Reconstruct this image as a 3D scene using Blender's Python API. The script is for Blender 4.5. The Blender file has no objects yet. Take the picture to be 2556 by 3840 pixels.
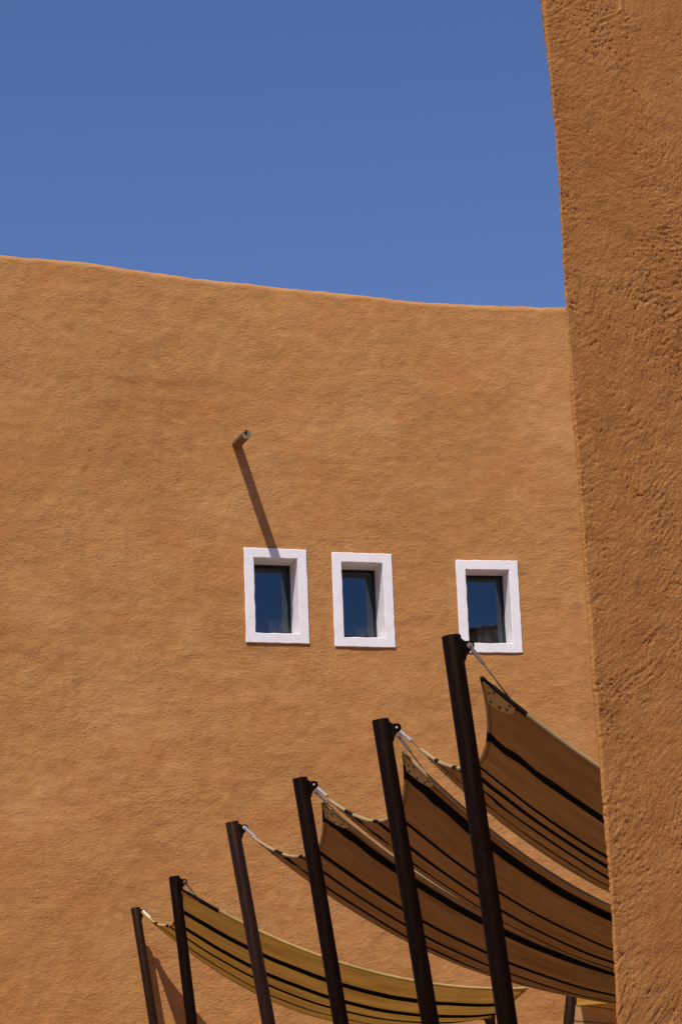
import bpy, bmesh, math, random
import numpy as np
from mathutils import Vector, Matrix

random.seed(7)
rng = np.random.RandomState(11)
scene = bpy.context.scene
col = scene.collection
R = math.radians

# ------------------------------------------------------------------ camera
PITCH = math.atan((4250.0 - 1920.0) / 8500.0)      # looks up about 15 degrees
ROLL = R(2.2)
F_PX = 8500.0
EYE = np.array([0.0, 0.0, 1.6])
FW = np.array([0, math.cos(PITCH), math.sin(PITCH)])
R0 = np.array([1.0, 0, 0])
U0 = np.array([0, -math.sin(PITCH), math.cos(PITCH)])
UP = U0 * math.cos(ROLL) + R0 * math.sin(ROLL)
RT = R0 * math.cos(ROLL) - U0 * math.sin(ROLL)
cam_data = bpy.data.cameras.new('camera')
cam = bpy.data.objects.new('camera', cam_data)
col.objects.link(cam)
cam_data.sensor_fit = 'HORIZONTAL'
cam_data.sensor_width = 24.0
cam_data.lens = 24.0 * F_PX / 2556.0
cam_data.clip_start = 0.1
cam_data.clip_end = 3000
cam.matrix_world = Matrix(((RT[0], UP[0], -FW[0], EYE[0]),
                           (RT[1], UP[1], -FW[1], EYE[1]),
                           (RT[2], UP[2], -FW[2], EYE[2]),
                           (0, 0, 0, 1)))
scene.camera = cam


def at_y(px, py, Y):
    """point on the sight line of a photo pixel at ground distance Y"""
    d = FW + RT * (px - 1278.0) / F_PX - UP * (py - 1920.0) / F_PX
    return EYE + d * (Y / d[1])


# ------------------------------------------------------------------ light
SUN_AZ, SUN_EL = R(19.0), R(56.0)                  # behind the camera, to the left
SUN = Vector((-math.sin(SUN_AZ) * math.cos(SUN_EL), -math.cos(SUN_AZ) * math.cos(SUN_EL), math.sin(SUN_EL)))
world = bpy.data.worlds.new('World')
scene.world = world
world.use_nodes = True
wn = world.node_tree.nodes
wl = world.node_tree.links
bg = wn['Background']
sky = wn.new('ShaderNodeTexSky')
sky.sky_type = 'NISHITA'
sky.sun_disc = False
sky.sun_elevation = SUN_EL
sky.sun_rotation = math.atan2(SUN.x, SUN.y)
sky.altitude = 300
sky.air_density = 1.0
sky.dust_density = 0.3
sky.ozone_density = 9.5
tint = wn.new('ShaderNodeMix'); tint.data_type = 'RGBA'; tint.blend_type = 'MULTIPLY'
tint.inputs[0].default_value = 1.0
tint.inputs[7].default_value = (1.06, .945, 1.04, 1)
wl.new(sky.outputs[0], tint.inputs[6])
wl.new(tint.outputs[2], bg.inputs[0])
bg.inputs[1].default_value = 0.116
sun_data = bpy.data.lights.new('sun', 'SUN')
sun_data.energy = 4.9
sun_data.angle = R(0.55)
sun_data.color = (1.0, 0.965, 0.91)
sun = bpy.data.objects.new('sun', sun_data)
col.objects.link(sun)
sun.rotation_euler = SUN.to_track_quat('Z', 'Y').to_euler()
sun.location = (-10, -20, 40)
scene.view_settings.view_transform = 'Standard'
scene.view_settings.look = 'None'
scene.view_settings.gamma = 1.0
scene.view_settings.use_curve_mapping = False
scene.view_settings.exposure = -0.06
scene.render.engine = 'CYCLES'


# ------------------------------------------------------------------ helpers
def tag(o, label=None, cat=None, group=None, kind=None):
    if label: o['label'] = label
    if cat: o['category'] = cat
    if group: o['group'] = group
    if kind: o['kind'] = kind
    return o


def empty(name, loc=(0, 0, 0)):
    o = bpy.data.objects.new(name, None)
    o.location = loc
    o.empty_display_size = 0.1
    col.objects.link(o)
    return o


def add_mesh(name, verts, faces, mat, parent=None, smooth=False, uvs=None):
    me = bpy.data.meshes.new(name)
    me.from_pydata([tuple(map(float, v)) for v in verts], [], faces)
    if uvs is not None:
        uvl = me.uv_layers.new(name='UVMap')
        idx = np.empty(len(me.loops), dtype=np.int32)
        me.loops.foreach_get('vertex_index', idx)
        uvl.data.foreach_set('uv', np.asarray(uvs, dtype=np.float32)[idx].ravel())
    if smooth:
        me.polygons.foreach_set('use_smooth', [True] * len(me.polygons))
    me.materials.append(mat)
    me.update()
    o = bpy.data.objects.new(name, me)
    col.objects.link(o)
    if parent is not None:
        o.parent = parent
        px = parent
        off = Vector((0, 0, 0))
        while px is not None:
            off += px.location
            px = px.parent
        o.matrix_parent_inverse = Matrix.Identity(4)
        # vertices are given in world space: bring them into the parent's frame
        me.transform(Matrix.Translation(-off))
    return o


def grid_faces(nu, nv, keep=None):
    out = []
    for i in range(nu - 1):
        b = i * nv
        for j in range(nv - 1):
            if keep is None or keep[i, j]:
                out.append((b + j, b + nv + j, b + nv + j + 1, b + j + 1))
    return out


def basis(d):
    d = Vector(d).normalized()
    a = Vector((0, 0, 1)) if abs(d.z) < 0.9 else Vector((0, 1, 0))
    x = d.cross(a).normalized()
    y = x.cross(d).normalized()
    return x, y, d


class MB:
    def __init__(self):
        self.v, self.f, self.uv = [], [], []

    def tube(self, pts, rad, n=12, cap=True, uv=None):
        """round bar along points; rad scalar or list"""
        pts = [Vector(p) for p in pts]
        rs = rad if hasattr(rad, '__len__') else [rad] * len(pts)
        base = len(self.v)
        px = None
        for i, p in enumerate(pts):
            d = (pts[min(i + 1, len(pts) - 1)] - pts[max(i - 1, 0)])
            x, y, d = basis(d)
            if px is not None:
                x = (px - d * px.dot(d)).normalized()
                y = d.cross(x)
            px = x
            for k in range(n):
                a = 2 * math.pi * k / n
                self.v.append(p + (x * math.cos(a) + y * math.sin(a)) * rs[i])
                self.uv.append(uv[i] if uv else (0, 0))
        for i in range(len(pts) - 1):
            for k in range(n):
                a, b = base + i * n + k, base + i * n + (k + 1) % n
                self.f.append((a, b, b + n, a + n))
        if cap:
            self.f.append(tuple(base + k for k in range(n))[::-1])
            e = base + (len(pts) - 1) * n
            self.f.append(tuple(e + k for k in range(n)))
        return self

    def box(self, c, x, y, z, sx, sy, sz):
        """box round c with unit axes and full sizes"""
        c, x, y, z = Vector(c), Vector(x), Vector(y), Vector(z)
        b = len(self.v)
        for i in (-.5, .5):
            for j in (-.5, .5):
                for k in (-.5, .5):
                    self.v.append(c + x * sx * i + y * sy * j + z * sz * k)
                    self.uv.append((0, 0))
        for q in ((0, 1, 3, 2), (4, 6, 7, 5), (0, 4, 5, 1), (2, 3, 7, 6), (0, 2, 6, 4), (1, 5, 7, 3)):
            self.f.append(tuple(b + t for t in q))
        return self

    def prism(self, c, x, y, z, outline, th):
        """outline in x,y, thickness th along z, centred"""
        c, x, y, z = Vector(c), Vector(x), Vector(y), Vector(z)
        b = len(self.v)
        n = len(outline)
        for s in (-.5, .5):
            for p, q in outline:
                self.v.append(c + x * p + y * q + z * th * s)
                self.uv.append((0, 0))
        self.f.append(tuple(b + i for i in range(n))[::-1])
        self.f.append(tuple(b + n + i for i in range(n)))
        for i in range(n):
            j = (i + 1) % n
            self.f.append((b + i, b + j, b + n + j, b + n + i))
        return self

    def build(self, name, mat, parent=None, smooth=False, uv=False, auto=None):
        o = add_mesh(name, self.v, self.f, mat, parent, smooth, self.uv if uv else None)
        bm = bmesh.new(); bm.from_mesh(o.data)
        bmesh.ops.recalc_face_normals(bm, faces=bm.faces)
        bm.to_mesh(o.data); bm.free()
        if auto is not None:
            o.data.polygons.foreach_set('use_smooth', [True] * len(o.data.polygons))
            o.data.set_sharp_from_angle(angle=R(auto))
        return o


# vectorised gradient noise
_perm = rng.permutation(4096).astype(np.int64)
_ang = rng.rand(4096) * 2 * np.pi
_gx, _gy = np.cos(_ang), np.sin(_ang)


def noise2(x, y, seed=0):
    x = np.asarray(x, float) + 311.7 * seed + 1000.5
    y = np.asarray(y, float) + 173.3 * seed + 1000.5
    xi, yi = np.floor(x).astype(np.int64), np.floor(y).astype(np.int64)
    xf, yf = x - xi, y - yi

    def g(i, j, dx, dy):
        h = _perm[(_perm[(xi + i) & 4095] + yi + j) & 4095]
        return _gx[h] * dx + _gy[h] * dy
    u, v = xf * xf * xf * (xf * (xf * 6 - 15) + 10), yf * yf * yf * (yf * (yf * 6 - 15) + 10)
    a = g(0, 0, xf, yf) * (1 - u) + g(1, 0, xf - 1, yf) * u
    b = g(0, 1, xf, yf - 1) * (1 - u) + g(1, 1, xf - 1, yf - 1) * u
    return (a * (1 - v) + b * v) * 1.5


def fbm(x, y, oct=4, rough=.5, seed=0):
    s, a = 0, 1.0
    for k in range(oct):
        s = s + a * noise2(x * 2 ** k, y * 2 ** k, seed + k)
        a *= rough
    return s


# ------------------------------------------------------------------ materials
def new_mat(name):
    m = bpy.data.materials.new(name)
    m.use_nodes = True
    return m, m.node_tree.nodes, m.node_tree.links, m.node_tree.nodes['Principled BSDF']


def nz(n, l, vec, scale, detail=4, rough=.55, dist=0.0):
    t = n.new('ShaderNodeTexNoise')
    t.inputs['Scale'].default_value = scale
    t.inputs['Detail'].default_value = detail
    t.inputs['Roughness'].default_value = rough
    t.inputs['Distortion'].default_value = dist
    l.new(vec, t.inputs['Vector'])
    return t.outputs['Fac']


def ramp(n, l, fac, stops):
    r = n.new('ShaderNodeValToRGB')
    e = r.color_ramp.elements
    while len(e) > 1: e.remove(e[-1])
    e[0].position = stops[0][0]; e[0].color = (*stops[0][1], 1)
    for p, c in stops[1:]:
        k = e.new(p); k.color = (*c, 1)
    l.new(fac, r.inputs[0])
    return r.outputs[0]


def mth(n, l, op, a, b=None, c=None):
    m = n.new('ShaderNodeMath'); m.operation = op
    for i, q in enumerate((a, b, c)):
        if q is None: continue
        if isinstance(q, (int, float)): m.inputs[i].default_value = q
        else: l.new(q, m.inputs[i])
    return m.outputs[0]


def mixc(n, l, fac, a, b, mode='MIX'):
    m = n.new('ShaderNodeMix'); m.data_type = 'RGBA'; m.blend_type = mode
    for s, q in ((0, fac), (6, a), (7, b)):
        if isinstance(q, (int, float)): m.inputs[s].default_value = q
        elif isinstance(q, tuple): m.inputs[s].default_value = (*q, 1)
        else: l.new(q, m.inputs[s])
    return m.outputs[2]


def mapping(n, l, vec, scale=(1, 1, 1), rot=(0, 0, 0)):
    m = n.new('ShaderNodeMapping')
    m.inputs['Scale'].default_value = scale
    m.inputs['Rotation'].default_value = rot
    l.new(vec, m.inputs['Vector'])
    return m.outputs[0]


def bump(n, l, height, strength, dist, normal=None):
    b = n.new('ShaderNodeBump')
    b.inputs['Strength'].default_value = strength
    b.inputs['Distance'].default_value = dist
    l.new(height, b.inputs['Height'])
    if normal is not None: l.new(normal, b.inputs['Normal'])
    return b.outputs[0]


def plaster(name, c_dark, c_mid, c_light, near):
    """hand-trowelled earth render; near=True is the coarse, strawy one"""
    m, n, l, p = new_mat(name)
    obj = n.new('ShaderNodeTexCoord').outputs['Object']
    # warped coordinates so that trowel strokes swirl
    w = n.new('ShaderNodeTexNoise'); w.inputs['Scale'].default_value = 1.6 if near else .55
    w.inputs['Detail'].default_value = 2
    l.new(obj, w.inputs['Vector'])
    wv = n.new('ShaderNodeVectorMath'); wv.operation = 'MULTIPLY_ADD'
    l.new(w.outputs['Color'], wv.inputs[0]); 
    k = .30 if near else .35
    wv.inputs[1].default_value = (k, k, k)
    l.new(obj, wv.inputs[2])
    warp = wv.outputs[0]
    if near:
        big = nz(n, l, obj, 2.2, 3)
        mid = nz(n, l, warp, 13, 5, .6)
        al = mapping(n, l, mapping(n, l, warp, (1, 1, 1), (0, 0, R(-37))), (1, 1, 1), (0, R(36), 0))
        stroke = nz(n, l, mapping(n, l, al, (20, 40, 70)), 1.0, 5, .65)
        fine = nz(n, l, obj, 120, 4, .7)
        pitn = nz(n, l, mapping(n, l, al, (36, 60, 95)), 1.0, 3, .6)
        pits = ramp(n, l, pitn, [(0.28, (0, 0, 0)), (0.38, (1, 1, 1))])
    else:
        big = nz(n, l, obj, .45, 3)
        mid = nz(n, l, warp, 3.6, 5, .6)
        stroke = nz(n, l, mapping(n, l, warp, (5.0, 5.0, 13), (0, R(-14), 0)), 1.0, 5, .62)
        fine = nz(n, l, mapping(n, l, mapping(n, l, obj, (1, 1, 1), (0, R(8), 0)), (.75, .75, 1.5)), 21, 6, .72)
        pitn = nz(n, l, mapping(n, l, warp, (1, 1, 1.5)), 13, 4, .62)
        pits = ramp(n, l, pitn, [(0.27, (0, 0, 0)), (0.36, (1, 1, 1))])
    f = mth(n, l, 'ADD', mth(n, l, 'MULTIPLY', big, .55), mth(n, l, 'MULTIPLY', mid, .45))
    c = ramp(n, l, f, [(.36, c_dark), (.5, c_mid), (.64, c_light)])
    c = mixc(n, l, .48, c, ramp(n, l, stroke, [(.3, c_dark), (.52, c_mid), (.72, c_light)]))
    # pale straw and sand flecks, rusty blotches
    red = ramp(n, l, nz(n, l, warp, 5 if near else 1.3, 4, .6), [(.5, (0, 0, 0)), (.68, (1, 1, 1))])
    c = mixc(n, l, mth(n, l, 'MULTIPLY', red, .36), c, tuple(np.array(c_mid) * (1.04, .84, .78)))
    if not near:
        stn = nz(n, l, mapping(n, l, obj, (3.2, 3.2, .16)), 1, 5, .65)
        stm = ramp(n, l, stn, [(.55, (0, 0, 0)), (.75, (1, 1, 1))])
        c = mixc(n, l, mth(n, l, 'MULTIPLY', stm, .22), c, tuple(np.array(c_dark) * .86))
        pale = ramp(n, l, nz(n, l, warp, .75, 5, .65), [(.52, (0, 0, 0)), (.70, (1, 1, 1))])
        c = mixc(n, l, mth(n, l, 'MULTIPLY', pale, .40), c, tuple(np.array(c_light) * (1.03, 1.08, 1.15)))
    fl = ramp(n, l, fine, [(.26, (.66, .62, .58)), (.46, (1, 1, 1)), (.56, (1, 1, 1)), (.76, (1.25, 1.28, 1.32))])
    c = mixc(n, l, .7, c, fl, 'MULTIPLY')
    l.new(c, p.inputs['Base Color'])
    p.inputs['Roughness'].default_value = .95
    p.inputs['Specular IOR Level'].default_value = .12
    if near:
        n1 = bump(n, l, mid, .40, .025)
        n2 = bump(n, l, stroke, .60, .009, n1)
        n3 = bump(n, l, pits, .7, .007, n2)
        n4 = bump(n, l, fine, .8, .007, n3)
    else:
        # some areas floated smooth, others left gritty
        area = ramp(n, l, nz(n, l, warp, .9, 3, .6), [(.34, (.30, .30, .30)), (.66, (1, 1, 1))])
        n1 = bump(n, l, mid, .20, .050)
        n2 = bump(n, l, stroke, .30, .026, n1)
        n3 = bump(n, l, mth(n, l, 'MULTIPLY', pits, area), .55, .016, n2)
        n4 = bump(n, l, mth(n, l, 'MULTIPLY', fine, area), .85, .026, n3)
    l.new(n4, p.inputs['Normal'])
    return m


M = {}
M['far_plaster'] = plaster('earth_render_far', (.362, .158, .049), (.448, .204, .065), (.540, .268, .098), False)
M['near_plaster'] = plaster('earth_render_near', (.33, .132, .034), (.42, .180, .050), (.50, .235, .076), True)


def white_paint():
    m, n, l, p = new_mat('white_lime_paint')
    obj = n.new('ShaderNodeTexCoord').outputs['Object']
    a = nz(n, l, obj, 5, 4)
    b = nz(n, l, mapping(n, l, obj, (60, 60, 9)), 1, 4, .6)
    c = ramp(n, l, a, [(.35, (.75, .685, .665)), (.6, (.81, .75, .735))])
    c = mixc(n, l, .3, c, ramp(n, l, b, [(.3, (.72, .69, .68)), (.7, (.82, .79, .79))]))
    dirt = ramp(n, l, nz(n, l, obj, 11, 5, .7), [(.56, (0, 0, 0)), (.76, (1, 1, 1))])
    c = mixc(n, l, mth(n, l, 'MULTIPLY', dirt, .45), c, (.60, .48, .38))
    run = ramp(n, l, nz(n, l, mapping(n, l, obj, (26, 26, 1.1)), 1, 4, .6), [(.56, (0, 0, 0)), (.78, (1, 1, 1))])
    c = mixc(n, l, mth(n, l, 'MULTIPLY', run, .25), c, (.58, .50, .44))
    l.new(c, p.inputs['Base Color'])
    p.inputs['Roughness'].default_value = .8
    l.new(bump(n, l, nz(n, l, obj, 40, 4), .25, .006), p.inputs['Normal'])
    return m


M['white'] = white_paint()


def simple(name, colr, rough=.5, metal=0.0, var=.12, scale=20, bmp=0.0, spec=.5):
    m, n, l, p = new_mat(name)
    obj = n.new('ShaderNodeTexCoord').outputs['Object']
    f = nz(n, l, obj, scale, 4, .6)
    lo = tuple(max(0, q * (1 - var)) for q in colr)
    hi = tuple(min(1, q * (1 + var)) for q in colr)
    l.new(ramp(n, l, f, [(.3, lo), (.7, hi)]), p.inputs['Base Color'])
    p.inputs['Roughness'].default_value = rough
    p.inputs['Metallic'].default_value = metal
    p.inputs['Specular IOR Level'].default_value = spec
    if bmp: l.new(bump(n, l, f, bmp, .005), p.inputs['Normal'])
    return m


def post_paint(name, k, spec):
    m, n, l, p = new_mat(name)
    obj = n.new('ShaderNodeTexCoord').outputs['Object']
    a = nz(n, l, mapping(n, l, obj, (30, 30, 1.2)), 1, 5, .65)
    c = ramp(n, l, a, [(.3, (.0060 * k, .0022 * k, .0014 * k)), (.6, (.0085 * k, .0040 * k, .0026 * k)), (.8, (.018 * k, .0095 * k, .0065 * k))])
    l.new(c, p.inputs['Base Color'])
    l.new(mth(n, l, 'MULTIPLY_ADD', a, .3, .30), p.inputs['Roughness'])
    p.inputs['Specular IOR Level'].default_value = spec
    p.inputs['Specular Tint'].default_value = (1.0, .6, .42, 1)
    l.new(bump(n, l, a, .12, .002), p.inputs['Normal'])
    return m


M['post'] = post_paint('near_black_post_paint', .9, .045)
M['post_brown'] = post_paint('dark_brown_post_paint', 2.4, .16)
M['steel'] = simple('stainless_steel', (.50, .48, .45), .42, .85, .2, 60)
M['rod_steel'] = simple('dull_steel_rod', (.26, .23, .20), .45, .8, .2, 60)
M['patch'] = simple('ochre_leather_patch', (.46, .30, .115), .7, 0, .12, 30, .2)
M['rivet'] = simple('dark_rivet', (.035, .012, .008), .6, 0, .2, 80)
M['sash'] = simple('black_sash', (.012, .011, .010), .45, 0, .2, 30)
M['room'] = simple('dim_room', (.10, .095, .085), .9, 0, .1, 3)
M['panel'] = simple('ceiling_panel', (.75, .70, .60), .8, 0, .05, 5)
M['ground'] = None


def bark():
    m, n, l, p = new_mat('weathered_log')
    obj = n.new('ShaderNodeTexCoord').outputs['Object']
    a = nz(n, l, mapping(n, l, obj, (60, 12, 60)), 1, 5, .65)
    c = ramp(n, l, a, [(.3, (.07, .034, .014)), (.5, (.17, .090, .036)), (.72, (.32, .20, .09))])
    l.new(c, p.inputs['Base Color'])
    p.inputs['Roughness'].default_value = .9
    l.new(bump(n, l, a, .7, .012), p.inputs['Normal'])
    return m


M['log'] = bark()
M['log_end'] = simple('grey_cut_wood', (.20, .145, .075), .85, 0, .4, 70, .5)


def glass():
    m, n, l, p = new_mat('tinted_window_glass')
    out = n['Material Output']
    tr = n.new('ShaderNodeBsdfTransparent'); tr.inputs[0].default_value = (.11, .13, .15, 1)
    gl = n.new('ShaderNodeBsdfGlossy'); gl.inputs['Roughness'].default_value = 0.015
    gl.inputs['Color'].default_value = (.62, .84, 1, 1)
    obj = n.new('ShaderNodeTexCoord').outputs['Object']
    gl_n = bump(n, l, nz(n, l, obj, 2.5, 1), .02, .02)
    l.new(gl_n, gl.inputs['Normal'])
    fr = n.new('ShaderNodeFresnel'); fr.inputs['IOR'].default_value = 2.0
    mx = n.new('ShaderNodeMixShader')
    l.new(fr.outputs[0], mx.inputs[0]); l.new(tr.outputs[0], mx.inputs[1]); l.new(gl.outputs[0], mx.inputs[2])
    # thin dust, thicker low on the pane
    df = n.new('ShaderNodeBsdfDiffuse'); df.inputs['Color'].default_value = (.42, .40, .37, 1)
    dust = ramp(n, l, nz(n, l, mapping(n, l, obj, (16, 16, 5)), 1, 6, .7), [(.42, (0, 0, 0)), (.8, (1, 1, 1))])
    gz = n.new('ShaderNodeSeparateXYZ'); l.new(n.new('ShaderNodeTexCoord').outputs['Generated'], gz.inputs[0])
    low = ramp(n, l, mth(n, l, 'ADD', gz.outputs[2], mth(n, l, 'MULTIPLY', nz(n, l, obj, 5, 3), .3)), [(.15, (1, 1, 1)), (.52, (.12, .12, .12))])
    mx2 = n.new('ShaderNodeMixShader')
    l.new(mth(n, l, 'MULTIPLY', mth(n, l, 'MULTIPLY', mth(n, l, 'ADD', dust, .25), low), .16), mx2.inputs[0]); l.new(mx.outputs[0], mx2.inputs[1]); l.new(df.outputs[0], mx2.inputs[2])
    l.new(mx2.outputs[0], out.inputs['Surface'])
    return m


M['glass'] = glass()


def cloth(name, base, dark, stripes, trans, trans_col):
    """woven strip, stripes given as (centre, half width) across the width (uv.y)"""
    m, n, l, p = new_mat(name)
    out = n['Material Output']
    uvn = n.new('ShaderNodeUVMap'); uvn.uv_map = 'UVMap'
    sep = n.new('ShaderNodeSeparateXYZ'); l.new(uvn.outputs[0], sep.inputs[0])
    u, v = sep.outputs[0], sep.outputs[1]
    saw = mth(n, l, 'PINGPONG', mth(n, l, 'MULTIPLY', u, 1.0), .0075)     # toothed stripe edge, 24 mm pitch (u in metres)
    saw = mth(n, l, 'MULTIPLY', saw, .7)
    wob = mth(n, l, 'MULTIPLY', mth(n, l, 'SUBTRACT', nz(n, l, mapping(n, l, uvn.outputs[0], (6, 0, 0)), 1, 3), .5), .008)
    vv = mth(n, l, 'ADD', v, wob)
    mask = None
    for st in stripes:
        c0, hw = st[0], st[1]
        d = mth(n, l, 'ABSOLUTE', mth(n, l, 'SUBTRACT', vv, c0))
        k = mth(n, l, 'LESS_THAN', mth(n, l, 'ADD', d, saw), hw * 1.12 + .0035)
        if len(st) > 2:                          # selvedge that turns under after a while
            k = mth(n, l, 'MULTIPLY', k, mth(n, l, 'LESS_THAN', u, st[2]))
        mask = k if mask is None else mth(n, l, 'MAXIMUM', mask, k)
    obj = n.new('ShaderNodeTexCoord').outputs['Object']
    tone = nz(n, l, mapping(n, l, uvn.outputs[0], (1.2, 14, 1)), 1, 4, .6)
    thread = nz(n, l, mapping(n, l, uvn.outputs[0], (160, 90, 1)), 1, 3, .6)
    lo, hi = tuple(q * .72 for q in base), tuple(min(1, q * 1.2) for q in base)
    c = ramp(n, l, tone, [(.3, lo), (.7, hi)])
    blot = ramp(n, l, nz(n, l, mapping(n, l, uvn.outputs[0], (1.6, 3.2, 1)), 1, 5, .65), [(.35, (.80, .79, .78)), (.65, (1.12, 1.12, 1.12))])
    c = mixc(n, l, .8, c, blot, 'MULTIPLY')
    c = mixc(n, l, .5, c, ramp(n, l, thread, [(.3, (.78, .77, .75)), (.7, (1.1, 1.1, 1.1))]), 'MULTIPLY')
    c = mixc(n, l, mask, c, dark)
    tc = mixc(n, l, mask, mixc(n, l, 1.0, trans_col, ramp(n, l, tone, [(.3, (.6, .6, .6)), (.7, (1.2, 1.2, 1.2))]), 'MULTIPLY'), (.0, .0, .0))
    df = n.new('ShaderNodeBsdfDiffuse'); l.new(c, df.inputs[0])
    tl = n.new('ShaderNodeBsdfTranslucent'); l.new(tc, tl.inputs[0])
    nb = bump(n, l, thread, .35, .004)
    l.new(nb, df.inputs['Normal'])
    mx = n.new('ShaderNodeMixShader'); mx.inputs[0].default_value = trans
    l.new(df.outputs[0], mx.inputs[1]); l.new(tl.outputs[0], mx.inputs[2])
    l.new(mx.outputs[0], out.inputs['Surface'])
    return m


# ------------------------------------------------------------------ ground
def ground_mat():
    m, n, l, p = new_mat('sandy_paving')
    obj = n.new('ShaderNodeTexCoord').outputs['Object']
    c = ramp(n, l, nz(n, l, obj, .6, 6, .6), [(.35, (.25, .132, .054)), (.65, (.31, .170, .074))])
    l.new(c, p.inputs['Base Color'])
    p.inputs['Roughness'].default_value = .95
    l.new(bump(n, l, nz(n, l, obj, 25, 4), .3, .01), p.inputs['Normal'])
    return m


g = add_mesh('ground', [(-600, -600, 0), (600, -600, 0), (600, 600, 0), (-600, 600, 0)], [(0, 1, 2, 3)], ground_mat())
tag(g, kind='structure')


# ------------------------------------------------------------------ curved building
def wall_y(X): return 30.0 + .285 * X - .018 * X * X
def wall_s(X): return .285 - .036 * X
def wall_n(X):
    s = wall_s(X); k = math.sqrt(1 + s * s)
    return np.array([s / k, -1 / k, 0.0])


building = tag(empty('adobe_building', (0, 30, 0)),
               'tall curved earth-plastered building with three white-framed windows', 'building')
WIN = [  # centre X, top z, bottom z, width, reveal depth
    (-0.912, 9.266, 7.957, 0.880, .40),
    (0.256, 9.245, 7.930, 0.852, .43),
    (1.985, 9.180, 7.872, 0.888, .35)]
BAND = .135


def make_wall():
    def axis(lo, hi, a, b, fine, coarse, cuts):
        t = list(np.arange(lo, a, coarse)) + list(np.arange(a, b, fine)) + list(np.arange(b, hi, coarse)) + [hi]
        t = [q for q in t if all(abs(q - c) > fine * .45 for c in cuts)]
        return np.array(sorted(t + list(cuts)))
    cx, cz = [], []
    holes = []
    for (X, zt, zb, w, D) in WIN:
        hw = (w / 2 - .06) * abs(wall_n(X)[1])
        holes.append((X - hw, X + hw, zb + .06, zt - .06))
        cx += [X - hw, X + hw]; cz += [zb + .06, zt - .06]
    cz = [q for i, q in enumerate(cz)]
    TOPF = 13.02
    xs = axis(-11, 13, -5.2, 4.4, .045, .35, cx)
    zs = axis(0, TOPF, 1.4, TOPF, .045, .35, cz)
    # rounded parapet: extra rows (depth behind the face, height)
    rows = [(z, 0.0) for z in zs]
    for k in range(1, 7):
        a = k / 6 * math.pi / 2
        rows.append((TOPF + .09 * math.sin(a), .09 * (1 - math.cos(a))))
    rows += [(TOPF + .095, .22), (TOPF + .09, .36), (TOPF + .04, .45), (TOPF - .3, .47), (0.0, .47)]
    nx, nzr = len(xs), len(rows)
    XX = np.repeat(xs[:, None], nzr, 1)
    ZZ = np.repeat(np.array([r[0] for r in rows])[None], nx, 0)
    DD = np.repeat(np.array([r[1] for r in rows])[None], nx, 0)
    # parapet undulates a little and follows the photo's height along the curve
    top_dz = np.interp(xs, [-5, -4.438, -3.243, -2.0, -.546, 1.335, 3.3, 5], [.06, .055, .072, .02, -.03, -.12, -.125, -.12])
    top_dz = top_dz + .008 * noise2(xs * 1.3, xs * 0, 3) + .006 * noise2(xs * 4.1, xs * 0, 4) + .007 * noise2(xs * 11, xs * 0, 6)
    lift = np.clip((ZZ - 9.6) / (TOPF - 9.6), 0, 1.0)
    ZZ = ZZ + top_dz[:, None] * lift
    h = .018 * fbm(XX * .5, ZZ * .5, 2, .5, 1) + .0062 * fbm(XX * 2.2 + .6 * noise2(ZZ, XX, 9), ZZ * 2.9, 4, .6, 5)
    lum = np.clip(.45 + .9 * noise2(XX * .8, ZZ * 1.1, 24), .1, 1.1)
    h += .0060 * lum * fbm(XX * 7, ZZ * 11, 2, .6, 15)
    # scaffold-lift joints between plaster days: faint horizontal ledges
    led = 11.55 + .10 * noise2(xs * .9, xs * 0, 21)
    h += .008 * np.tanh((ZZ - led[:, None]) / .05) * np.clip(.5 + 1.2 * noise2(xs * .7, xs * 0 + 3, 22), 0, 1)[:, None]
    m = np.ones_like(h)
    for (a, b, c, d) in holes:
        dx = np.maximum(np.maximum(a - XX, XX - b), 0)
        dz = np.maximum(np.maximum(c - ZZ, ZZ - d), 0)
        m = np.minimum(m, np.clip((np.hypot(dx, dz) - .04) / .12, .12, 1))
    h = h * m
    h = np.where(DD > .1, h * .4, h)
    s = .285 - .036 * XX
    k = np.sqrt(1 + s * s)
    nxv, nyv = s / k, -1 / k
    off = h - DD
    P = np.stack([XX + nxv * off, wall_y(XX) + nyv * off, ZZ + np.where(DD > 0, .4 * h, 0)], -1).reshape(-1, 3)
    keep = np.ones((nx - 1, nzr - 1), bool)
    mx = (xs[:-1] + xs[1:]) / 2
    mz = (np.array([r[0] for r in rows])[:-1] + np.array([r[0] for r in rows])[1:]) / 2
    front = np.array([r[1] for r in rows])[1:] == 0
    for (a, b, c, d) in holes:
        keep &= ~(((mx > a) & (mx < b))[:, None] & ((mz > c) & (mz < d) & front)[None])
    o = add_mesh('wall', P, grid_faces(nx, nzr, keep), M['far_plaster'], building, True)
    return o


make_wall()


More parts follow.
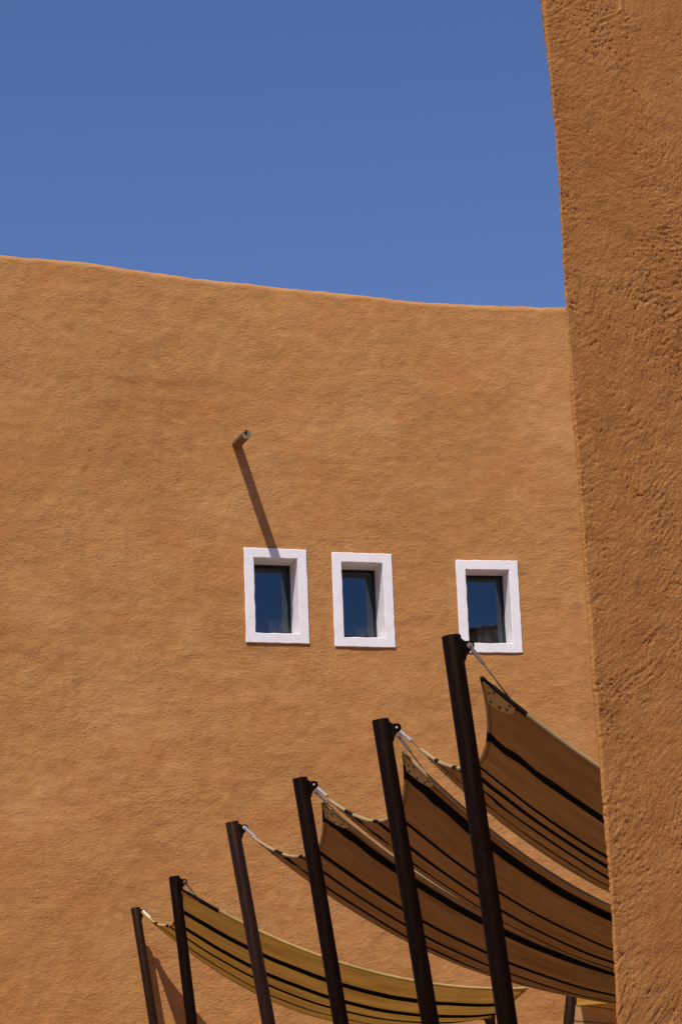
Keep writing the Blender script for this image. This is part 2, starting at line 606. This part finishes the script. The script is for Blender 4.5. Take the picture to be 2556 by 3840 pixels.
def make_window(i, X, zt, zb, w, D):
    nrm = wall_n(X)
    N = Vector(nrm)
    T = Vector((-nrm[1], nrm[0], 0))
    Z = Vector((0, 0, 1))
    c = Vector((X, wall_y(X), (zt + zb) / 2))
    H = zt - zb
    W = w
    w0, h0 = W / 2, H / 2
    w1, h1 = W / 2 - BAND, H / 2 - BAND
    rr = random.Random(50 + i)
    # rings from the outer back edge over the face into the reveal
    e = .008
    ts = .024                                     # proud of the wall
    rings = [(w0, h0, -.10), (w0, h0, ts - e), (w0 - e, h0 - e, ts), (w1 + e, h1 + e, ts), (w1, h1, ts - e),
             (w1, h1, -D * .5), (w1, h1, -D - .05)]
    NS = 22                                       # points per side so that edges can wobble by hand
    verts, faces = [], []
    for ri, (a, b, n_) in enumerate(rings):
        loop = []
        for k in range(NS): loop.append((-a + 2 * a * k / NS, b))
        for k in range(NS): loop.append((a, b - 2 * b * k / NS))
        for k in range(NS): loop.append((a - 2 * a * k / NS, -b))
        for k in range(NS): loop.append((-a, -b + 2 * b * k / NS))
        for q, (x, y) in enumerate(loop):
            wob = .0055 if ri in (1, 2, 3, 4) else .002
            dx = wob * float(noise2(x * 7 + i * 9, y * 7 + 2, 31)) + .25 * wob * rr.uniform(-1, 1)
            dy = wob * float(noise2(x * 7 + i * 5, y * 7 + 7, 33)) + .25 * wob * rr.uniform(-1, 1)
            verts.append(c + T * (x + dx) + Z * (y + dy) + N * n_)
    L = NS * 4
    for r_ in range(len(rings) - 1):
        for q in range(L):
            faces.append((r_ * L + q, r_ * L + (q + 1) % L, (r_ + 1) * L + (q + 1) % L, (r_ + 1) * L + q))
    o = add_mesh('window', verts, faces, M['white'], building)
    bm = bmesh.new(); bm.from_mesh(o.data); bmesh.ops.recalc_face_normals(bm, faces=bm.faces); bm.to_mesh(o.data); bm.free()
    o.data.polygons.foreach_set('use_smooth', [True] * len(o.data.polygons))
    o.data.set_sharp_from_angle(angle=R(28))
    tag(o, ['white plaster window surround with the log shadow across its top',
            'white plaster window surround with a hairline crack, middle of the three',
            'white plaster window surround above the tallest-looking canopy post'][i])
    # sash
    sb = MB()
    fw = .030
    for sx in (-1, 1):
        sb.box(c + T * sx * (w1 - fw / 2 + .004) - N * (D - .012), T, N, Z, fw, .05, 2 * h1 + .01)
    for sz in (-1, 1):
        sb.box(c + Z * sz * (h1 - fw / 2 + .004) - N * (D - .013), T, N, Z, 2 * w1 - 2 * fw + .002, .048, fw)
    sb.build('sash_frame', M['sash'], o)
    gb = MB().box(c - N * (D), T, N, Z, 2 * w1 - fw, .008, 2 * h1 - fw)
    gb.build('pane', M['glass'], o)
    # dim room behind
    rb = MB()
    rd = 1.6
    cc = c - N * (D + .04 + rd / 2) + Z * (-.15)
    rb.box(cc - N * rd / 2, T, N, Z, 2.2, .05, 2.3)
    rb.box(cc + Z * 1.15, T, N, Z, 2.2, rd, .05)
    rb.box(cc - Z * 1.15, T, N, Z, 2.2, rd, .05)
    rb.box(cc + T * 1.1, T, N, Z, .05, rd, 2.3)
    rb.box(cc - T * 1.1, T, N, Z, .05, rd, 2.3)
    rb.build('room', M['room'], o)
    if i == 2:
        MB().box(cc + Z * 1.10 - T * .42 + N * .05, T, N, Z, .55, .75, .04).build('ceiling_panel', M['panel'], o)
    return o


for i, q in enumerate(WIN): make_window(i, *q)


def make_spout():
    B = Vector((-1.383, float(wall_y(-1.383)), 10.724))
    V = Vector((.17, -.86, -.135))
    x, y, d = basis(V)                             # y points up, x sideways
    L = V.length
    r = .066
    n = 28
    ring2 = []
    for k in range(n):
        a = 2 * math.pi * k / n
        ring2.append((math.cos(a) * r, math.sin(a) * r))
    # gutter notch cut into the upper side, leaning to the wall's left
    na = R(115)
    prof = []
    for k in range(41):
        a = na + R(24) + (2 * math.pi - R(48)) * k / 40
        prof.append((math.cos(a) * r, math.sin(a) * r))
    nd = (math.cos(na), math.sin(na)); sd = (-nd[1], nd[0])
    for t, q in ((.2, -.36), (-.12, -.26), (-.22, 0), (-.12, .26), (.2, .36)):
        prof.append((nd[0] * r * t + sd[0] * r * q, nd[1] * r * t + sd[1] * r * q))
    # x axis sign so that profile's +x is to the viewer's right
    if x.x < 0: x = -x
    stations = [-.25, .0, .15, .3, .45, .6, .75, .88, .96, 1.0]
    verts, faces, m = [], [], len(prof)
    for si, t in enumerate(stations):
        p = B + V * t
        sc = 1.0 - .03 * t - (.05 if t == 1.0 else 0)
        for k, (a, b) in enumerate(prof):
            j = 1 + .05 * float(noise2(a * 30 + 5, t * 6 + b * 20, 41))
            verts.append(p + x * a * sc * j + y * b * sc * j)
    for s_ in range(len(stations) - 1):
        for k in range(m):
            faces.append((s_ * m + k, s_ * m + (k + 1) % m, (s_ + 1) * m + (k + 1) % m, (s_ + 1) * m + k))
    o = add_mesh('waterspout', verts, faces, M['log'], building, True)
    tag(o, 'short grooved log waterspout poking out of the wall')
    e = (len(stations) - 1) * m
    ev = [Vector(verts[e + k]) + V.normalized() * .001 for k in range(m)]
    me = add_mesh('cut_end', ev, [tuple(range(m))], M['log_end'], o)
    for ob in (o, me):
        bm = bmesh.new(); bm.from_mesh(ob.data)
        bmesh.ops.recalc_face_normals(bm, faces=bm.faces)
        if ob is me:
            bmesh.ops.triangulate(bm, faces=bm.faces)
        bm.to_mesh(ob.data); bm.free()
    o.data.set_sharp_from_angle(angle=R(50))


make_spout()


# ------------------------------------------------------------------ near wall at the right
def make_near_wall():
    edge = [(2030, 0), (2048, 200), (2068, 420), (2087, 620), (2100, 860), (2115, 1155), (2138, 1450), (2160, 1740),
            (2180, 2000), (2215, 2480), (2250, 2900), (2272, 3200), (2291, 3400), (2300, 3600), (2310, 3840)]
    Yc = 8.5
    pts = np.array([at_y(a, b, Yc) for a, b in edge])
    zo = np.argsort(pts[:, 2])
    ez, ex = pts[zo, 2], pts[zo, 0]
    az = R(40)
    n = np.array([math.sin(az), -math.cos(az)])
    t = np.array([math.cos(az), math.sin(az)])
    e = np.array([.24, .97])
    r = .009
    # plan path, relative to the corner's silhouette point: end cap -> rounded arris -> long face
    path = []
    ne = np.array([-e[1], e[0]])                 # outward normal of the end cap
    # centre of arris circle so that its leftmost tangent (towards the eye ray) sits at 0
    cx = np.array([r, 0.0])
    a0, a1 = math.atan2(ne[1], ne[0]), math.atan2(n[1], n[0])
    if a1 < a0: a1 += 2 * math.pi
    for q in (1.0, .6, .3, .15, .06, .02): path.append((cx + ne * r + e * q, ne))
    for k in range(11):
        a = a0 + (a1 - a0) * k / 10
        d = np.array([math.cos(a), math.sin(a)])
        path.append((cx + d * r, d))
    fine = list(np.arange(.005, 1.25, .0055)) + list(np.arange(1.3, 15.0, .15))
    for q in fine: path.append((cx + n * r + t * q, n))
    qend = fine[-1]
    path.append((cx + n * r + t * qend - n * .62, t))
    path.append((cx + ne * r + e * 1.0, -n))
    P2 = np.array([p for p, _ in path]); N2 = np.array([d for _, d in path])
    al = np.concatenate([[0], np.cumsum(np.hypot(*np.diff(P2, axis=0).T))])
    zs = np.array(list(np.arange(0, 1.4, .2)) + list(np.arange(1.45, 6.2, .005)) + list(np.arange(6.3, 11.9, .15)))
    X0 = np.interp(zs, ez, ex)
    # keep the batter going beyond what the picture shows
    X0 = np.where(zs < ez[0], ex[0] + (ez[0] - zs) * .004, X0)
    X0 = np.where(zs > ez[-1], ex[-1] - 0.0 * zs, X0)
    ker = np.ones(61) / 61.0
    Xs = np.convolve(np.pad(X0, 30, mode='edge'), ker, mode='valid') + .0025 * noise2(zs * 5, zs * 0, 80) + .0015 * noise2(zs * 17, zs * 0, 81)
    A, Zm = np.meshgrid(al, zs, indexing='ij')
    wa = A + .05 * noise2(A * 2, Zm * 2, 51)
    h = .008 * fbm(A * 1.5, Zm * 1.1, 2, .5, 52) + .0022 * fbm(A * 6, Zm * 6, 2, .55, 56)
    # trowel marks: fine scratches along slowly turning, warped coordinates
    wx = A + .17 * noise2(A * 1.5, Zm * 1.5, 60) + .03 * noise2(A * 5, Zm * 5, 59)
    wz = Zm + .17 * noise2(A * 1.5 + 9, Zm * 1.5, 58) + .03 * noise2(A * 5 + 3, Zm * 5, 57)
    uu = wx * math.cos(R(36)) + wz * math.sin(R(36))
    vv = -wx * math.sin(R(36)) + wz * math.cos(R(36))
    rough_area = np.clip(.62 + .7 * noise2(A * 2.6, Zm * 2.2, 61) + .25 * noise2(A * 9, Zm * 9, 86), .28, 1.05)
    h += .0016 * (.25 + rough_area) * fbm(uu * 15, vv * 50, 2, .7, 62)
    gl_ = np.abs(noise2(uu * 4, vv * 24, 64))                    # long drag grooves
    h -= .0030 * rough_area * np.clip(.06 - gl_, 0, .06) / .06
    gate = np.clip(.5 + 1.6 * noise2(uu * 11, vv * 17, 82), 0, 1)
    pit = .62 * noise2(uu * 40, vv * 72, 66) + .5 * noise2(A * 83 + 2 * noise2(A * 20, Zm * 20, 84), Zm * 83, 65)
    h -= .0072 * rough_area * gate * np.clip((pit - .34) / .16, 0, 1)
    gate2 = np.clip(.5 + 1.6 * noise2(uu * 9 + 4, vv * 14, 83), 0, 1)
    clod = .62 * noise2(uu * 46 + 7, vv * 70, 68) + .5 * noise2(A * 90, Zm * 90 + 2 * noise2(A * 22, Zm * 22, 85), 69)
    h += .0036 * rough_area * gate2 * np.clip((clod - .36) / .14, 0, 1)
    h += .0014 * (.3 + rough_area) * noise2(A * 85, Zm * 85, 67)
    fade = np.ones_like(h); fade[-2:] = .2
    h *= fade
    PX = Xs[None, :] + P2[:, 0:1] + N2[:, 0:1] * h
    PY = Yc + P2[:, 1:2] + N2[:, 1:2] * h
    V = np.stack([PX, PY, Zm], -1).reshape(-1, 3)
    na, nzz = len(al), len(zs)
    F = grid_faces(na, nzz)
    for j in range(nzz - 1):
        b = (na - 1) * nzz
        F.append((b + j, j, j + 1, b + j + 1))
    F.append(tuple(i * nzz + nzz - 1 for i in range(na)))
    root = tag(empty('plastered_wall', (1.2, 8.6, 0)), 'rough earth-plastered wall corner standing in front of the canopies', 'wall')
    o = add_mesh('render_face', V, F, M['near_plaster'], root, True)
    bm = bmesh.new(); bm.from_mesh(o.data); bmesh.ops.recalc_face_normals(bm, faces=bm.faces); bm.to_mesh(o.data); bm.free()
    return o


make_near_wall()

# ------------------------------------------------------------------ canopy posts
POST_R = .057
posts = {}


def make_post(key, top, base, towards, label, mat='post'):
    """leaning steel tube with an ear plate near the top, towards = direction of the canopy"""
    top, base = Vector(top), Vector(base)
    root = tag(empty('canopy_post', base), label, 'post', 'leaning posts that carry the canopies')
    d = (top - base).normalized()
    mb = MB()
    n = 32
    x, y, d = basis(d)
    ring = [(POST_R, -.05), (POST_R, None), (POST_R - .001, 'r'), (POST_R - .005, 'r2'), (POST_R - .006, 'in')]
    L = (top - base).length
    st = [(POST_R, 0.0), (POST_R, L * .5), (POST_R, L - .003), (POST_R - .0015, L), (POST_R - .0055, L), (POST_R - .006, L - .004), (POST_R - .006, L - .8)]
    verts, faces = [], []
    for (r_, t_) in st:
        for k in range(n):
            a = 2 * math.pi * k / n
            verts.append(base + d * t_ + (x * math.cos(a) + y * math.sin(a)) * r_)
    for s_ in range(len(st) - 1):
        for k in range(n):
            faces.append((s_ * n + k, s_ * n + (k + 1) % n, (s_ + 1) * n + (k + 1) % n, (s_ + 1) * n + k))
    faces.append(tuple((len(st) - 1) * n + k for k in range(n)))
    mb.v, mb.f, mb.uv = verts, faces, [(0, 0)] * len(verts)
    mb.build('tube', M[mat], root, auto=35)
    # ear plate welded to the canopy side
    h = Vector(towards); h = (h - d * h.dot(d)).normalized()
    w = d.cross(h)
    c = top - d * .10
    out = []
    for q in ((-.01, .085), (.060, .078), (.075, .062)): out.append(q)
    for k in range(9):
        a = R(70) - R(150) * k / 8
        out.append((.098 + .030 * math.cos(a), .034 + .030 * math.sin(a)))
    out += [(.078, -.02), (.062, -.055), (.050, -.068), (-.01, -.07)]
    ear = MB().prism(c, h, d, w, out, .010).build('ear_plate', M['post'], root)
    bolt = c + h * .098 + d * .034
    # base plate with bolts
    bp = MB()
    pl = [(math.cos(2 * math.pi * k / 24) * .12, math.sin(2 * math.pi * k / 24) * .12) for k in range(24)]
    bp.prism(Vector((base.x, base.y, .006)), Vector((1, 0, 0)), Vector((0, 1, 0)), Vector((0, 0, 1)), pl, .014)
    plate = bp.build('base_plate', M['post'], root)
    for k in range(4):
        a = R(45 + 90 * k)
        q = Vector((base.x + math.cos(a) * .092, base.y + math.sin(a) * .092, 0))
        MB().tube([q + Vector((0, 0, .012)), q + Vector((0, 0, .034))], .010, 6).build('bolt', M['steel'], plate)
    posts[key] = dict(top=top, bolt=bolt, d=d, h=h, w=w)
    return root


tops = {1: (507, 3405, 28.78), 2: (653, 3288, 23.6), 3: (869, 3084, 19.4), 4: (1124, 2919, 17.0), 5: (1426, 2700, 14.7), 6: (1691, 2386, 12.9)}
bots = {1: 576, 2: 719, 3: 1007, 4: 1278, 5: 1613, 6: 1902}
plabel = {
    1: 'slim brown canopy post casting its shadow on the curved wall right behind it',
    2: 'very dark canopy post with its rod and the ochre canopy hidden behind its head',
    3: 'brown canopy post with a soft sheen holding only the far corner of a canopy',
    4: 'dark canopy post with two rods, between the brown sheeny post and the next dark one',
    5: 'dark canopy post with two rods, next to the tallest-looking post under the last window',
    6: 'near-black canopy post whose head overlaps the lower corner of the last window'}
for k in range(1, 7):
    px, py, Y = tops[k]
    T_ = at_y(px, py, Y)
    B_ = at_y(bots[k], 3840, Y)
    base = B_ + (B_ - T_) * (B_[2] / (T_[2] - B_[2]))
    make_post(k, T_, base, (1, .12, 0), plabel[k], 'post_brown' if k in (1, 3) else 'post')
right_tops = {1: (1.62, 28.9, 3.00), 2: (2.26, 24.3, 3.16), 3: (3.22, 19.95, 3.02), 4: (3.86, 17.5, 2.95), 5: (4.35, 15.25, 3.16), 6: (4.93, 13.42, 3.02)}
rlabel = {
    1: 'short dark canopy post ending under the right corner of the ochre canopy',
    2: 'brown canopy post leaning right, seen below the sagging striped canopies',
    3: 'low canopy post at the right end of the third striped canopy, behind the near wall',
    4: 'low canopy post between second and third striped canopies, behind the near wall',
    5: 'low canopy post between first and second striped canopies, behind the near wall',
    6: 'low canopy post at the right end of the first striped canopy, behind the near wall'}
for k, t_ in right_tops.items():
    lean = .30 if k > 2 else (.05 if k == 1 else .52)
    make_post('r%d' % k, t_, (t_[0] - lean, t_[1], 0), (-1, -.1, 0), rlabel[k], 'post_brown' if k == 2 else 'post')

# ------------------------------------------------------------------ canopies
CAN = {
    'A': dict(near=((.78, 12.95, 4.12), (4.34, 13.36, 2.71), .463), far=((.46, 14.7, 4.0), (3.76, 15.18, 2.96), .622),
              st=[(.006, .010, .27), (.268, .020), (.538, .011), (.639, .018), (.754, .014), (.892, .008)], sc=.048, cs=.14,
              label='striped brown canopy hung highest, with one bold stripe well inside its edge', posts=(6, 5)),
    'B': dict(near=((.35, 14.75, 3.99), (3.74, 15.2, 2.88), .642), far=((-.17, 17.0, 4.02), (3.27, 17.53, 2.5), .422),
              st=[(.082, .029), (.404, .014), (.640, .022), (.868, .022)], sc=.048, cs=.14,
              label='striped brown canopy with a bold black stripe just inside a bright hem', posts=(5, 4)),
    'C': dict(near=((-.22, 17.05, 4.0), (3.32, 17.51, 2.57), .428), far=((-.86, 19.4, 4.07), (2.62, 19.98, 2.64), .41),
              st=[(.066, .027), (.373, .018), (.571, .022), (.800, .026)], sc=.048, cs=.14,
              label='striped brown canopy hanging lowest of the brown ones, above the leaning right post', posts=(4, 3)),
    'D': dict(near=((-1.8, 23.65, 4.1), (1.75, 24.18, 2.99), .293), far=((-2.69, 28.78, 4.37), (1.48, 28.89, 3.0), .656),
              st=[(.008, .014, .40), (.209, .022), (.417, .027), (.588, .022), (.80, .016)], sc=.035, cs=.16,
              label='ochre striped canopy stretched low beside the curved wall', posts=(2, 1)),
}


def make_canopy(key):
    c = CAN[key]
    (L0, R0_, S0), (L1, R1, S1) = c['near'], c['far']
    L0, R0_, L1, R1 = map(np.array, (L0, R0_, L1, R1))
    up = np.array([0, 0, 1.0])
    length = np.linalg.norm(R0_ - L0); width = np.linalg.norm(L1 - L0)

    def S(s, v):
        s, v = np.asarray(s, float), np.asarray(v, float)
        bow = 1 - (np.abs(2 * v - 1)) ** 2.2
        u = s + (1 - 2 * s) * c['sc'] * bow
        u_, v_ = u[..., None], v[..., None]
        e0 = L0 + (R0_ - L0) * u_ - up * 4 * S0 * u_ * (1 - u_)
        e1 = L1 + (R1 - L1) * u_ - up * 4 * S1 * u_ * (1 - u_)
        P = e0 * (1 - v_) + e1 * v_
        cs = c['cs'] * 4 * v_ * (1 - v_) * np.clip(1.0 - 1.2 * u_ * (1 - u_), .3, 1)
        rip = .007 * noise2(u * 9, v * 3.1, 70) + .005 * noise2(u * 3, v * 12, 71) + .0035 * noise2(u * 5, v * 30, 72)
        for (s0, v0) in ((0, 0), (0, 1), (1, 0), (1, 1)):           # tension puckers fan out from each corner
            da, db = (s - s0) * length, (v - v0) * width
            rr_ = np.hypot(da, db) + 1e-6
            rip = rip + .009 * np.exp(-((rr_ - .38) / .26) ** 2) * np.sin(np.arctan2(np.abs(db), np.abs(da)) * 15 + 1.3 * v0)
        edge = np.clip(np.minimum(v, 1 - v) * 6, 0, 1)
        P = P - up * (cs + (rip * edge)[..., None])
        return P

    def Nn(s, v):
        a = S(s + .004, v) - S(s - .004, v)
        b = S(s, v + .004) - S(s, v - .004)
        q = np.cross(a, b)
        q /= np.linalg.norm(q, axis=-1, keepdims=True)
        return np.where(q[..., 2:3] > 0, -q, q)             # pointing down

    ochre = key == 'D'
    base = (.335, .178, .054) if ochre else {'A': (.285, .146, .054), 'B': (.250, .120, .046), 'C': (.235, .112, .044)}[key]
    mat = cloth('woven_cloth_' + ('ochre' if ochre else 'brown_' + {'A': 'one', 'B': 'two', 'C': 'three'}[key]),
                base, (.010, .009, .009), c['st'], .16 if ochre else .07,
                (.75, .42, .08) if ochre else (.55, .26, .07))
    hem_mat = cloth('sunlit_hem_' + mat.name, (.40, .28, .145) if not ochre else (.46, .31, .11), (.016, .013, .012), c['st'], .05, (.6, .35, .12))  # same cloth, but the sunlit edge is painted in as a lighter colour
    root = tag(empty('fabric_canopy', L0), c['label'], 'canopy', 'striped cloth canopies between the posts')
    nu, nv = 72, 49
    s, v = np.meshgrid(np.linspace(0, 1, nu), np.linspace(0, 1, nv), indexing='ij')
    P = S(s, v).reshape(-1, 3)
    uv = np.stack([s * length, v], -1).reshape(-1, 2)
    add_mesh('cloth', P, grid_faces(nu, nv), mat, root, True, uv)
    # rolled hems
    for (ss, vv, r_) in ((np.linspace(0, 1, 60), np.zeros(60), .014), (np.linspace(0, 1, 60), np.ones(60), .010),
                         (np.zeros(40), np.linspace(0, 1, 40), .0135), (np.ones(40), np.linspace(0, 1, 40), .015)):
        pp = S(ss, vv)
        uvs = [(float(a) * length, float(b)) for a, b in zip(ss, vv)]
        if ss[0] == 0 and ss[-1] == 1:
            # edge stripes run along the hem: keep the painted sunlit tone except where the black selvedge lies
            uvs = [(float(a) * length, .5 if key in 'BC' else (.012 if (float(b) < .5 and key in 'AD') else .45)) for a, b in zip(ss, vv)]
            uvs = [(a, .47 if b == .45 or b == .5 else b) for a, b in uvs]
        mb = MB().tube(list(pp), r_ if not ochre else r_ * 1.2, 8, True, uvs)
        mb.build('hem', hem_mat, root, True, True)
    # corner patches with rivets on the underside
    for (s0, v0) in ((0, 0), (0, 1), (1, 0), (1, 1)):
        ds, dv = (1 if s0 == 0 else -1), (1 if v0 == 0 else -1)
        ea, eb = .20 / length, .145 / width

        def q(r_, th):
            a, b = r_ * math.cos(th), r_ * math.sin(th)
            sv, vvv = np.array([s0 + ds * a * ea]), np.array([v0 + dv * (b * eb + .004)])
            return S(sv, vvv)[0], Nn(sv, vvv)[0]
        verts, faces = [], []
        rs = np.linspace(.06, 1.0, 6); ths = np.linspace(R(3), R(87), 13)
        for lay in (.003, .007):
            for r_ in rs:
                for th in ths:
                    p_, n_ = q(r_, th); verts.append(p_ + n_ * lay)
        a, b = len(rs), len(ths)
        for base_i in (0, a * b):
            for i in range(a - 1):
                for j in range(b - 1):
                    k = base_i + i * b + j
                    faces.append((k, k + 1, k + b + 1, k + b))
        po = add_mesh('corner_patch', verts, faces, M['patch'], root, True)
        for (r_, th) in ((.38, 22), (.42, 68), (.84, 12), (.86, 35), (.84, 58), (.80, 78)):
            p_, n_ = q(r_, R(th))
            MB().tube([p_ + n_ * .004, p_ + n_ * .013], .0085, 8).build('rivet', M['rivet'], po)
    c['corner'] = {k_: S(np.array([float(a_)]), np.array([float(b_)]))[0] for k_, (a_, b_) in
                   dict(ln=(0, 0), lf=(0, 1), rn=(1, 0), rf=(1, 1)).items()}
    c['S'] = S
    c['N'] = Nn
    return root


for k in CAN: make_canopy(k)


# ------------------------------------------------------------------ tension rods
def make_rod(pk, can, corner, label, dz=0.0, side=0.0):
    p = posts[pk]
    S = CAN[can]['S']
    s0, v0 = {'ln': (.05, .012), 'lf': (.05, .988), 'rn': (.95, .012), 'rf': (.95, .988)}[corner]
    K = Vector(S(np.array([s0]), np.array([v0]))[0]) + Vector((0, 0, .016))
    B = Vector(p['bolt']) + p['d'] * dz + p['w'] * side
    root = tag(empty('tension_rod', B), label, 'tension rod', 'steel rods between posts and canopies')
    d = (K - B).normalized()
    Lr = (K - B).length
    ax = p['w']
    ax = (ax - d * ax.dot(d)).normalized()
    sy = d.cross(ax)
    fl = min(.125, Lr * .5)
    # fork: two cheeks with round eyes, joined by a block
    fk = MB()
    out = []
    for k in range(9):
        a = R(60) + R(240) * k / 8
        out.append((.017 * math.cos(a), .017 * math.sin(a)))
    out += [(.03, -.0095), (fl - .01, -.0090), (fl, -.007), (fl, .007), (fl - .01, .0090), (.03, .0095)]
    for sgn in (-1, 1):
        fk.prism(B + ax * sgn * .010, d, sy, ax, out, .005)
    fk.box(B + d * (fl - .016), d, sy, ax, .038, .018, .017)
    fork = fk.build('fork', M['steel'], root, auto=30)
    MB().tube([B - ax * .020, B + ax * .020], .0085, 6).build('bolt', M['steel'], fork)
    MB().tube([B + d * (fl - .03), B + d * (fl + .012)], .0075, 10).build('lock_nut', M['rod_steel'], root)
    MB().tube([B + d * (fl - .03), K], .0058, 10).build('rod', M['rod_steel'], root, True)


make_rod(6, 'A', 'ln', 'steel tension rod below the last window, hooked to the highest brown canopy')
make_rod(5, 'A', 'lf', 'bright steel tension rod holding the far corner of the highest canopy', .0, .012)
make_rod(5, 'B', 'ln', 'dull steel tension rod dropping to the canopy with the bold stripe along its hem', -.055, -.012)
make_rod(4, 'B', 'lf', 'bright steel tension rod to the far corner of the canopy with the bright hem', .0, .012)
make_rod(4, 'C', 'ln', 'dull steel tension rod dropping to the lowest-hung brown canopy', -.055, -.012)
make_rod(3, 'C', 'lf', 'bright steel tension rod on the single-rod sheeny post')
make_rod(2, 'D', 'ln', 'steel tension rod half hidden behind the head of the very dark post')
make_rod(1, 'D', 'lf', 'short steel tension rod on the slim post against the curved wall')
make_rod('r1', 'D', 'rf', 'steel tension rod at the short post under the ochre canopy')
make_rod('r2', 'D', 'rn', 'steel tension rod from the right-leaning post to the ochre canopy')
make_rod('r3', 'C', 'rf', 'tension rod at the hidden right end of the lowest brown canopy, farther corner')
make_rod('r4', 'C', 'rn', 'tension rod at the hidden right end of the lowest brown canopy, nearer corner')
make_rod('r4', 'B', 'rf', 'tension rod at the hidden right end of the bold-hemmed canopy, farther corner', -.055)
make_rod('r5', 'B', 'rn', 'tension rod at the hidden right end of the bold-hemmed canopy, nearer corner')
make_rod('r5', 'A', 'rf', 'tension rod at the hidden right end of the highest canopy, farther corner', -.055)
make_rod('r6', 'A', 'rn', 'tension rod at the hidden right end of the highest canopy, nearer corner')


# ------------------------------------------------------------------ low pale annexe with a yellow awning
def make_annexe():
    m, n, l, p = new_mat('smooth_pale_plaster')
    obj = n.new('ShaderNodeTexCoord').outputs['Object']
    l.new(ramp(n, l, nz(n, l, obj, 2, 5), [(.35, (.34, .185, .075)), (.65, (.40, .225, .10))]), p.inputs['Base Color'])
    p.inputs['Roughness'].default_value = .9
    l.new(bump(n, l, nz(n, l, obj, 18, 5), .3, .01), p.inputs['Normal'])
    root = tag(empty('low_annexe', (4.5, 29.9, 0)), 'low smooth pale annexe against the curved wall, beside the right-leaning post', 'building')
    Y0 = 29.35
    Xl = float(at_y(2140, 3800, Y0)[0])
    zt = float(at_y(2200, 3768, Y0)[2])
    mb = MB().box((Xl / 2 + 3.75, Y0 + .55, zt / 2), (1, 0, 0), (0, 1, 0), (0, 0, 1), 7.5 - Xl, 1.1, zt)
    w = mb.build('wall', m, root)
    bv = w.modifiers.new('bevel', 'BEVEL'); bv.width = .02; bv.segments = 2
    cable = simple('thin_dark_cable', (.05, .03, .02), .7)
    for pix in (((2140, 3763), (2210, 3774), (2270, 3783), (2330, 3796)), ((2135, 3828), (2200, 3832), (2260, 3838), (2330, 3846))):
        pts = [at_y(a, b, Y0 - .006) for a, b in pix]
        MB().tube(pts, .004, 6).build('cable', cable, root, True)
    # awning: yellow cloth with a hanging front, on a thin rail
    ya = cloth('yellow_awning_cloth', (.52, .30, .055), (.1, .04, .01), [(.985, .01)], .4, (.85, .48, .06))
    ar = tag(empty('yellow_awning', (Xl + .1, Y0 - .3, zt)), 'plain yellow awning cloth above the low pale annexe', 'awning')
    xa, xb = Xl + .05, 6.8
    prof = [(0.05, zt + .46), (-.10, zt + .40), (-.25, zt + .30), (-.33, zt + .16), (-.345, zt + .06), (-.34, zt - .045)]
    nx_ = 50
    V, UV = [], []
    for i in range(nx_):
        x = xa + (xb - xa) * i / (nx_ - 1)
        for j, (dy, z) in enumerate(prof):
            sg = .016 * math.sin(i * .9) * (j / 5.0) ** 2 - .03 * math.sin(i * .31) ** 2 * (j / 5.0)
            V.append((x, Y0 + dy + sg, z + (.02 * math.sin(i * .23) if j == 5 else 0)))
            UV.append((x, j / 5.0))
    add_mesh('cloth', V, grid_faces(nx_, len(prof)), ya, ar, True, UV)
    MB().tube([(xa, Y0 + .06, zt + .46), (xb, Y0 + .06, zt + .46)], .02, 10).build('rail', M['post'], ar, True)
    for x in (xa + .02, (xa + xb) / 2, xb - .02):
        MB().tube([(x, Y0 + .08, zt - .05), (x, Y0 + .06, zt + .46)], .018, 8).build('upright', M['post'], ar, True)


make_annexe()
